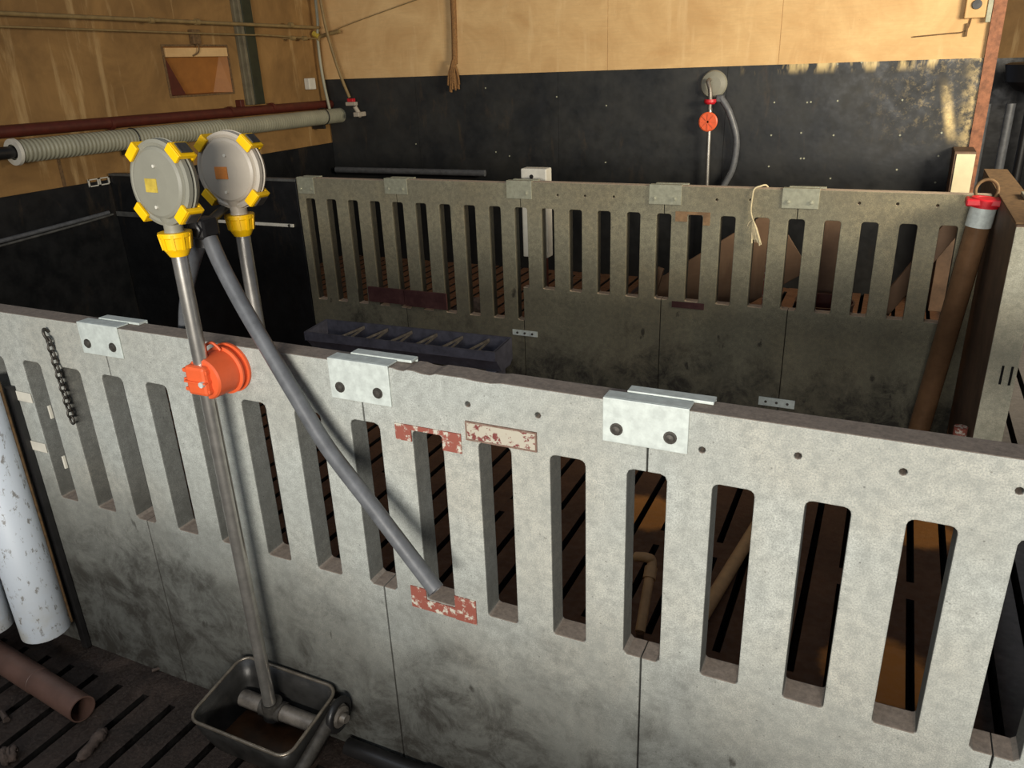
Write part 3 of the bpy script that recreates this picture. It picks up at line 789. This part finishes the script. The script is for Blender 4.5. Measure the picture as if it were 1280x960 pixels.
MB().torus(top + V((.006, .06, .045)), (1, 0, 0), V((0, .3, .954)).normalized(), .036, .006, 28, 10, 1.1).build('lifting_eye', M['edge_brown'], lp_)
# pale pipe just right of it, low
wp = MB().cyl((2.345, 1.76, .002), (2.345, 1.76, .30), .022, n=20).build('pink_pipe', M['paint_red'], None, (2.345, 1.76, 0))
tag(wp, 'short faded red pipe standing at the foot of the side wall end', 'pipe')

# twine hanging over the rear fence
tw = thing('twine', 'pale twine hanging over the top of the rear fence with a frayed end', 'twine', (1.50, YR, 1.0))
MB().tube([(1.56, YR + .060, .90), (1.56, YR + .058, .985), (1.55, YR + .04, HR + .006), (1.53, YR + .01, HR + .007), (1.508, YR - .006, HR - .004), (1.503, YR - .008, .97), (1.502, YR - .008, .92), (1.512, YR - .010, .885)], .0038, 8).build('strand', 'string', tw)
tf = MB(); rnd = random.Random(3)
for i in range(16):
    a_ = rnd.uniform(-1, 1)
    tf.tube([(1.512, YR - .012, .888), (1.520 + a_ * .014, YR - .014 - rnd.random() * .006, .85), (1.530 + a_ * .028, YR - .012 - rnd.random() * .01, .785 + rnd.uniform(-.01, .02))], .0026, 5)
tf.tube([(1.512, YR - .010, .885), (1.498, YR - .011, .872), (1.494, YR - .010, .855)], .003, 6)
tf.build('frayed_end', 'string', tw)

# things in the rear pen
wpst = thing('white_post', 'square white plastic post standing behind the rear fence', 'post', (.455, 2.46, .0))
MB().box((.386, 2.43, .62), (.520, 2.50, 1.052), .006).build('sleeve', 'white', wpst)
MB().box((.41, 2.445, 0), (.50, 2.485, .62), .004).build('inner_post', 'dark_brown', wpst)
MB().cyl((.443, 2.426, 1.015), (.443, 2.4305, 1.015), .010, n=14).build('bolt_hole', 'hole', wpst)
pb_ = thing('black_bar', 'black pipe lying low along the back wall, beyond the rear fence', 'pipe', (-1.55, 4.44, .74))
MB().cyl((-2.25, 4.44, .742), (-.84, 4.44, .742), .024, n=20).build('tube', 'hose', pb_)
for x in (-2.1, -1.0): MB().box((x - .01, 4.44, .725), (x + .01, YB - .013, .74), .001).build('wall_hook', 'bolt', pb_)
def plank(p, q, w, t, mat, name, label, up=(0, -1, 0)):
    o = MB().obox(p, q, w, t, up=up, bev=.003).build(name, mat, None, (V(p) + V(q)) / 2); tag(o, label, 'board'); return o
plank((.80, 2.66, .135), (1.62, 2.80, .70), .34, .018, 'wood', 'wooden_board', 'brown wooden board leaning behind the middle slots of the rear fence')
plank((1.575, 2.45, .003), (1.575, 2.52, .84), .05, .02, 'paint_red', 'red_board', 'narrow red board standing behind the twine and rear fence')
plank((.93, 2.50, .010), (1.10, 2.40, .62), .03, .02, 'wood', 'wooden_wedge', 'pale wooden wedge behind a middle slot of the rear fence')
plank((1.78, 2.46, .022), (2.30, 2.55, .90), .07, .03, 'wood', 'wooden_batten', 'weathered diagonal batten behind the right end of the rear fence')
plank((1.74, 3.05, .003), (1.80, 3.35, .82), .16, .02, 'wood', 'wooden_offcut', 'wide wooden offcut standing behind the bucket and the bracket right of the twine')
bk = MB().lathe((1.80, 2.78, 0), (0, 0, 1), [(0, 0), (0, .10), (0, .10), (.40, .13), (.42, .135), (.42, .125), (.05, .095), (.05, 0)], 28).build('red_bucket', 'dark_brown', None, (1.80, 2.78, 0))
tag(bk, 'dark red bucket behind the rear fence, seen through a slot', 'bucket')
# rubble on the rear pen floor
rnd = random.Random(11)
for i, (u, v, lab) in enumerate(((585, 372, 'heap lump behind the left part of the rear fence'), (795, 360, 'broken concrete lump behind the short slots of the rear fence'), (700, 357, 'brown lump of rubble behind the rear fence beside the broken concrete'))):
    p = at(u, v, 'y', 2.9)
    mb = MB(); bmesh.ops.create_icosphere(mb.bm, subdivisions=3, radius=1)
    h = max(p.z, .12)
    for vv in mb.bm.verts:
        k_ = 1 + .18 * math.sin(3 * vv.co.x + i) * math.cos(4 * vv.co.y) + rnd.uniform(-.06, .06)
        vv.co = V((vv.co.x * .13 * k_, vv.co.y * .13 * k_, (vv.co.z * k_ + 1) * h / 2.15)) + V((p.x, 2.95, -.004))
    o = mb.build('rubble_lump', 'clod', None, (p.x, 2.95, 0)); tag(o, lab, 'rubble')

# ------------------------------------------------------------------ pipes lying in the pen (seen through the front slots)
o = MB().cyl((1.775, 1.52, .024), (1.66, .60, .024), .021, n=20).build('pen_pipe', 'tan_pipe', None, (1.7, 1.0, 0)); tag(o, 'tan plastic pipe lying on the floor of the pen, seen through the front slots', 'pipe')
nz_ = thing('drinker_pipe', 'short tan pipe with elbow inside the pen behind the third bracket', 'pipe', (1.55, .7, 0))
a_ = at(815, 703, 'z', .20); b_ = at(800, 790, 'z', .10)
MB().tube([a_ + V((-.05, .01, .0)), a_ + V((-.015, 0, .012)), a_, a_.lerp(b_, .3), b_], .014, 12).build('tube', 'tan_pipe', nz_)
MB().cyl(a_.lerp(b_, .08), a_.lerp(b_, .25), .018, n=16).build('collar', 'tan_pipe', nz_)
MB().cyl(b_, (b_.x, b_.y, .002), .011, n=12).build('stand', 'brown_pipe', nz_)

# ------------------------------------------------------------------ left wall fittings
# vent hatch
vt = thing('vent_hatch', 'recessed wooden ventilation hatch in the left wall', 'hatch', (XL, 3.175, 1.55))
ya, yb_, za, zb_ = 2.895, 3.455, 1.404, 1.701
MB().box((XL - .02, ya - .012, za - .012), (XL + .006, yb_ + .012, za), .001).box((XL - .02, ya - .012, zb_), (XL + .006, yb_ + .012, zb_ + .014), .001).box((XL - .02, ya - .014, za), (XL + .006, ya, zb_), .001).box((XL - .02, yb_, za), (XL + .006, yb_ + .014, zb_), .001).build('frame', 'edge_brown', vt)
rc_ = MB()
o4 = [V((XL - .001, ya, za)), V((XL - .001, yb_, za)), V((XL - .001, yb_, zb_)), V((XL - .001, ya, zb_))]
i4 = [V((XL - .095, ya + .11, za + .005)), V((XL - .095, yb_ - .09, za + .005)), V((XL - .05, yb_ - .03, zb_ - .06)), V((XL - .05, ya + .05, zb_ - .06))]
for k_ in range(4):
    rc_.bm.faces.new([rc_.bm.verts.new(p) for p in (o4[k_], o4[(k_ + 1) % 4], i4[(k_ + 1) % 4], i4[k_])])
rc_.bm.faces.new([rc_.bm.verts.new(p) for p in i4])
rc_.build('recess', 'ochre', vt)
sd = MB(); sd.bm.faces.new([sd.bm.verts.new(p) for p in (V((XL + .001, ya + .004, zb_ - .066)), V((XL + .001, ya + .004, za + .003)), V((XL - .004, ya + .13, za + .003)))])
sd.build('shade_triangle', 'dark_brown', vt)  # dark triangle put in for the shadowed gap at the recess's left
MB().box((XL - .012, ya + .006, zb_ - .062), (XL + .014, yb_ - .006, zb_ - .006), .003).build('flap', 'ply_back', vt)
hk = MB().box((XL + .0005, 3.13, 1.715), (XL + .04, 3.20, 1.805), .006).tube([(XL + .03, 3.16, 1.72), (XL + .04, 3.165, 1.69), (XL + .035, 3.15, 1.66), (XL + .02, 3.12, 1.645)], .005, 8).build('hatch_latch', 'edge_brown', vt)
# post
gp_ = thing('steel_post', 'dark green and grey steel post against the left wall', 'post', (XL, 3.66, 0))
MB().box((XL + .0135, 3.575, 1.31), (XL + .060, 3.60, 2.3), .003).box((XL + .0005, 3.56, 1.31), (XL + .03, 3.58, 2.3), .003).build('grey_flange', 'grey_post', gp_)
MB().box((XL + .0005, 3.60, 1.31), (XL + .065, 3.70, 2.3), .004).build('green_web', 'green_post', gp_)
# conduits
def wall_pipe(name, mat, pts, r, label, n=12):
    o = MB().tube(pts, r, n).build(name, mat, None, pts[0]); tag(o, label, 'pipe'); return o
cn = thing('conduit', 'upper thin conduit running along the left plywood wall', 'pipe', (XL + .02, 3, 1.84))
MB().tube([(XL + .11, 1.0, 1.86), (XL + .105, 3.0, 1.845), (XL + .10, 4.4, 1.835)], .0115, 12).build('tube', 'conduit', cn)
for y in (2.75, 3.12, 4.05): MB().cyl((XL + .106, y - .016, 1.846), (XL + .106, y + .016, 1.846), .019, n=14).box((XL + .0005, y - .01, 1.84), (XL + .10, y + .01, 1.85)).build('pipe_clip', 'conduit', cn)
cn = thing('conduit', 'lower thinner conduit running along the left plywood wall', 'pipe', (XL + .02, 3, 1.78))
MB().tube([(XL + .11, 1.0, 1.80), (XL + .105, 3.4, 1.775), (XL + .105, 3.7, 1.775), (XL + .10, 4.35, 1.755)], .0055, 10).build('tube', 'conduit', cn)
for y in (4.06, 4.2): MB().cyl((XL + .1, y - .02, 1.757), (XL + .1, y + .02, 1.757), .016, n=12).box((XL + .0005, y - .006, 1.752), (XL + .1, y + .006, 1.762)).build('pipe_clip', 'conduit', cn)
def bk_(u, v, y=4.40): return at(u, v, 'y', y)
cn = thing('corner_conduit', 'pale conduit coming down the corner of the left and back walls', 'pipe', (XL + .05, 4.45, 1.5))
MB().tube([bk_(391, -30), bk_(397, 25), bk_(397, 46), bk_(400, 75), bk_(405, 105), bk_(412, 136)], .012, 12).build('tube', 'white_pipe', cn)
MB().tube([bk_(398, 50), bk_(402, 45), bk_(425, 39)], .014, 12).build('branch', 'conduit', cn)
MB().cyl(bk_(392, 42), bk_(399, 46), .022, n=14).build('joint', 'yellow_label', cn)
wb_ = MB().box((XL + .0005, 4.25, 1.385), (XL + .05, 4.335, 1.47), .006).build('junction_box', 'white', None, (XL, 4.3, 1.42)); tag(wb_, 'small white junction box near the corner on the left wall', 'junction box')
ln = MB().tube([bk_(400, 46, 4.5), bk_(440, 29, 4.5), bk_(520, 0, 4.5), bk_(560, -14, 4.5)], .003, 6).build('thin_wire', 'conduit', None, (-2.2, 4.5, 1.8)); tag(ln, 'thin wire slanting up across the back wall from the corner', 'wire')
hs = thing('corner_hose', 'dark hose hanging in the wall corner down to a red valve', 'hose', (-2.15, 4.4, 1.3))
MB().tube([bk_(396, -30, 4.36), bk_(402, 8, 4.36), bk_(410, 45, 4.36), bk_(424, 90, 4.38), bk_(437, 122, 4.40)], .012, 12).build('tube', 'conduit', hs)
p = bk_(439, 128, 4.42)
MB().box(p + V((-.045, -.02, -.025)), p + V((.05, .02, .004)), .005).cyl(p + V((.03, 0, -.03)), p + V((.05, .04, -.11)), .018, n=12).box(p + V((.02, -.02, -.11)), p + V((.075, .085, -.075)), .006).build('valve_body', 'valve_b', hs)
MB().box(p + V((-.025, -.02, .004)), p + V((.03, .02, .030)), .004).build('red_cap', 'red', hs)

# long pipes on the left wall
op = thing('oxide_pipe', 'dark red pipe running along the left wall above the ribbed pipe', 'pipe', (XL + .05, 3, 1.27))
MB().cyl((XL + .045, .9, 1.292), (XL + .045, 4.50, 1.262), .033, n=24).build('tube', 'dark_brown', op)
for y in (2.35, 3.35, 3.78): MB().cyl((XL + .045, y - .012, 1.275), (XL + .045, y + .012, 1.275), .038, n=20).build('clip', 'dark_brown', op)
MB().box((XL + .001, 3.46, 1.30), (XL + .05, 3.50, 1.35), .004).build('bracket', 'dark_brown', op)
rp_ = thing('ribbed_pipe', 'long pale grey ribbed plastic pipe along the left wall', 'pipe', (XL + .13, 3.1, 1.17))
pr = []; t = 0; L = 2.92
while t < L:
    amp = 1.0 if t < 1.5 else .35
    pr += [(t, .0555), (t + .006, .0555 + .0045 * amp), (t + .013, .0555 + .0045 * amp), (t + .019, .0555)]
    t += .026
pr += [(L, .056), (L + .02, .050), (L + .03, .035), (L + .035, 0)]
PA = V((XL + .125, 1.66, 1.185)); PD = V((0, 1, -.004))
MB().lathe(PA, PD, pr, 32).build('ribbed_tube', 'white_pipe', rp_)
MB().lathe(PA, PD, [(.0, .055), (-.006, .068), (.012, .070), (.020, .058)], 32).lathe(PA, PD, [(-.006, .068), (-.006, .040)], 32).build('end_ring', 'white', rp_)
ip = MB().cyl(PA - V((0, .35, 0)), PA + V((0, .08, 0)), .032, n=20).build('inner_pipe', 'dark_plastic', rp_)
for y in (2.42, 4.28): MB().box((XL + .0135, y - .012, 1.085), (XL + .13, y + .012, 1.128), .002).torus((XL + .125, y, 1.180), (1, 0, 0), (0, 0, 1), .063, .004, 24, 6).build('hanger', 'dark_plastic', rp_)
cb_ = thing('white_clip', 'white plastic double clip at the top of the left black board', 'clip', (XL + .02, 2.2, .95))
for k_, yy in enumerate((2.17, 2.245)):
    z_ = .953
    MB().box((XL + .0125, yy - .035, z_ + .016), (XL + .020, yy + .035, z_ + .022)).box((XL + .0125, yy - .035, z_ - .022), (XL + .020, yy + .035, z_ - .016)).box((XL + .0125, yy - .035, z_ - .022), (XL + .020, yy - .028, z_ + .022)).box((XL + .0125, yy + .028, z_ - .022), (XL + .020, yy + .035, z_ + .022)).build('loop', 'white', cb_)
for (y, w) in ((1.98, .02), (3.55, .016)):
    s_ = MB().box((XL + .0005, y, .956), (XL + .004, y + w, 1.13)).build('dark_seam', 'edge_brown', None, (XL, y, 1.0)); tag(s_, 'dark upright strip on plywood under the ribbed pipe, %s' % ('nearer the camera' if y < 3 else 'nearer the corner'), 'strip')

# ------------------------------------------------------------------ back wall fittings
rp2 = thing('rope', 'thick tan rope hanging on the back wall, ending in a frayed tuft', 'rope', (-1.08, 4.46, 1.5))
MB().tube([(-1.055, 4.498, 2.3), (-1.062, 4.498, 2.0), (-1.070, 4.498, 1.75), (-1.075, 4.486, 1.53)], .021, 12).build('rope_length', 'rope', rp2)
tf = MB()
for i in range(26):
    a_ = rnd.uniform(-1, 1); b_ = rnd.uniform(-.5, .5)
    tf.tube([(-1.075, 4.46, 1.56), (-1.075 + a_ * .035, 4.455 + b_ * .03, 1.46), (-1.075 + a_ * .045, 4.45 + b_ * .03, 1.36 + rnd.uniform(-.03, .04))], .009, 5)
tf.build('frayed_tuft', 'rope', rp2)
dk = thing('wall_drinker', 'wall drinker on the back wall with grey disc, orange knob and steel pipe', 'drinker', (.865, 4.46, 0))
MB().lathe((.868, YB - .013, 1.345), (0, -1, 0), [(0, .085), (.02, .088), (.035, .080), (.045, .05), (.048, 0)], 32).build('disc', 'valve', dk)
MB().tube([(.850, 4.44, 1.375), (.845, 4.42, 1.36), (.862, 4.41, 1.31), (.866, 4.41, 1.25), (.866, 4.41, 1.19)], .014, 12).build('bent_pipe', 'dull_steel', dk)
MB().lathe((.866, 4.41, 1.255), (0, 0, -1), [(0, .015), (0, .038), (.018, .040), (.03, .03), (.03, .014)], 24).build('red_ring', 'red', dk)
kn = MB().lathe((.862, 4.405, 1.115), (0, -1, 0), [(-.02, .05), (0, .062), (.008, .062), (.012, .055), (.012, 0)], 32)
for i in range(8):
    a_ = i * PI / 4; kn.obox(V((.862, 4.391, 1.115)), V((.862 + .052 * math.cos(a_), 4.391, 1.115 + .052 * math.sin(a_))), .008, .006, up=(0, -1, 0))
kn.build('orange_knob', 'orange', dk)
MB().cyl((.866, 4.425, 1.20), (.880, 4.425, .0), .0135, n=16).build('steel_pipe', 'steel', dk)
MB().box((.90, 4.42, 1.235), (.945, 4.49, 1.28), .008).tube([(.93, 4.44, 1.26), (.99, 4.44, 1.17), (1.045, 4.45, 1.0), (1.035, 4.45, .82), (.985, 4.44, .70), (.95, 4.43, .60), (.94, 4.43, .2)], .022, 12).build('hose', 'hose', dk)
sw = thing('wall_switch', 'small pale switch box with a black knob, upper right of the back wall', 'switch', (2.33, YB, 1.7))
MB().box((2.27, YB - .05, 1.665), (2.375, YB - .0005, 1.80), .006).build('box', 'ply_back', sw)
MB().lathe((2.325, YB - .05, 1.735), (0, -1, 0), [(0, .026), (.012, .024), (.013, 0)], 20).build('knob', 'dark_plastic', sw)
MB().box((2.38, YB - .05, 1.64), (2.405, YB - .031, 1.80), .002).build('side_plate', 'galv_rear', sw)
MB().tube([(2.31, YB - .01, 1.665), (2.29, YB - .01, 1.60), (2.20, YB - .01, 1.59), (2.02, YB - .01, 1.58)], .004, 6).box((2.29, YB - .02, 1.57), (2.302, YB - .002, 1.64)).build('lead', 'edge_brown', sw)

# short cross wall at the right end of the back wall
cw = thing('wood_post', 'dark timber post with a cream end face at the right end of the back wall', 'post', (2.39, 4.3, 0))
MB().box((2.325, 4.22, 0), (2.435, YB - .032, .958), .003).build('post_body', 'dark_wood', cw)
MB().box((2.337, 4.212, .66), (2.433, 4.2195, .945), .001).build('cream_face', 'cream', cw)

# ------------------------------------------------------------------ beyond, at the right
structure(MB().box((2.2, 6.4, 1.42), (5.0, 6.5, 2.6)).build('wall_far', 'ply_left'))
structure(MB().box((2.2, 6.38, -.12), (5.0, 6.5, 1.42)).build('trim_4', 'black_left'))
tk = thing('black_tank', 'round black tank seen past the right end of the back wall', 'tank', (2.95, 5.6, 1.2))
MB().lathe((2.95, 5.6, 1.19), (0, 0, 1), [(0, 0), (0, .1), (.03, .24), (.09, .31), (.20, .33), (.21, .30), (.21, 0)], 40).build('tank_body', 'dark_plastic', tk)
for (x, y) in ((2.80, 5.45), (3.12, 5.5), (2.95, 5.8)): MB().cyl((x, y, 0), (x, y, 1.21), .03, n=16).build('leg', 'dark_plastic', tk)
for x, lab in ((2.52, 'thin black upright tube nearest the end of the back wall'), (2.66, 'second black upright tube from the end of the back wall')):
    o = MB().cyl((x, 5.2, 0), (x, 5.2, 1.16), .028, n=16).build('black_upright', 'hose', None, (x, 5.2, 0)); tag(o, lab, 'upright tube')
# dark crate beyond the end of the front fence
ct = thing('dark_crate', 'dark low crate outside the pen past the right end of the front fence', 'crate', (2.75, .55, 0))
MB().box((2.52, .30, .0), (3.1, .85, .45), .01).build('crate_body', 'dark_plastic', ct)

# ------------------------------------------------------------------ light
w = bpy.data.worlds.new('world'); SC.world = w; w.use_nodes = True
bg = w.node_tree.nodes['Background']; bg.inputs[0].default_value = (.75, .82, 1.0, 1); bg.inputs[1].default_value = .10
def area(name, loc, target, sx, sy, power, col):
    l = bpy.data.lights.new(name, 'AREA'); l.shape = 'RECTANGLE'; l.size = sx; l.size_y = sy; l.energy = power; l.color = col
    o = bpy.data.objects.new(name, l); COL.objects.link(o); o.location = loc
    o.rotation_euler = (V(target) - V(loc)).to_track_quat('-Z', 'Y').to_euler(); return o
area('doorway_light', (2.35, -3.35, 1.60), (1.4, 1.0, .9), 1.6, .55, 182, (1, .95, .87))
wl = area('side_window_light', (4.0, 1.8, 1.80), (1.0, 4.5, 1.60), 1.2, .6, 72, (1, .88, .68)); wl.data.spread = math.radians(110)
area('soft_fill_light', (.6, -1.8, 2.9), (.8, 1.0, .6), 2.6, 1.4, 20, (.85, .92, 1.0))  # overhead fill lamp, added to soften the shadows
structure(MB().box((-2.4, -2.32, -.1), (4.2, -2.25, 1.08)).build('unseen_shade_wall', 'front'))  # unseen low wall behind the camera, added to shade the fence's lower part
SC.view_settings.view_transform = 'Standard'
SC.view_settings.look = 'None'
SC.view_settings.exposure = 0
SC.cycles.use_denoising = True
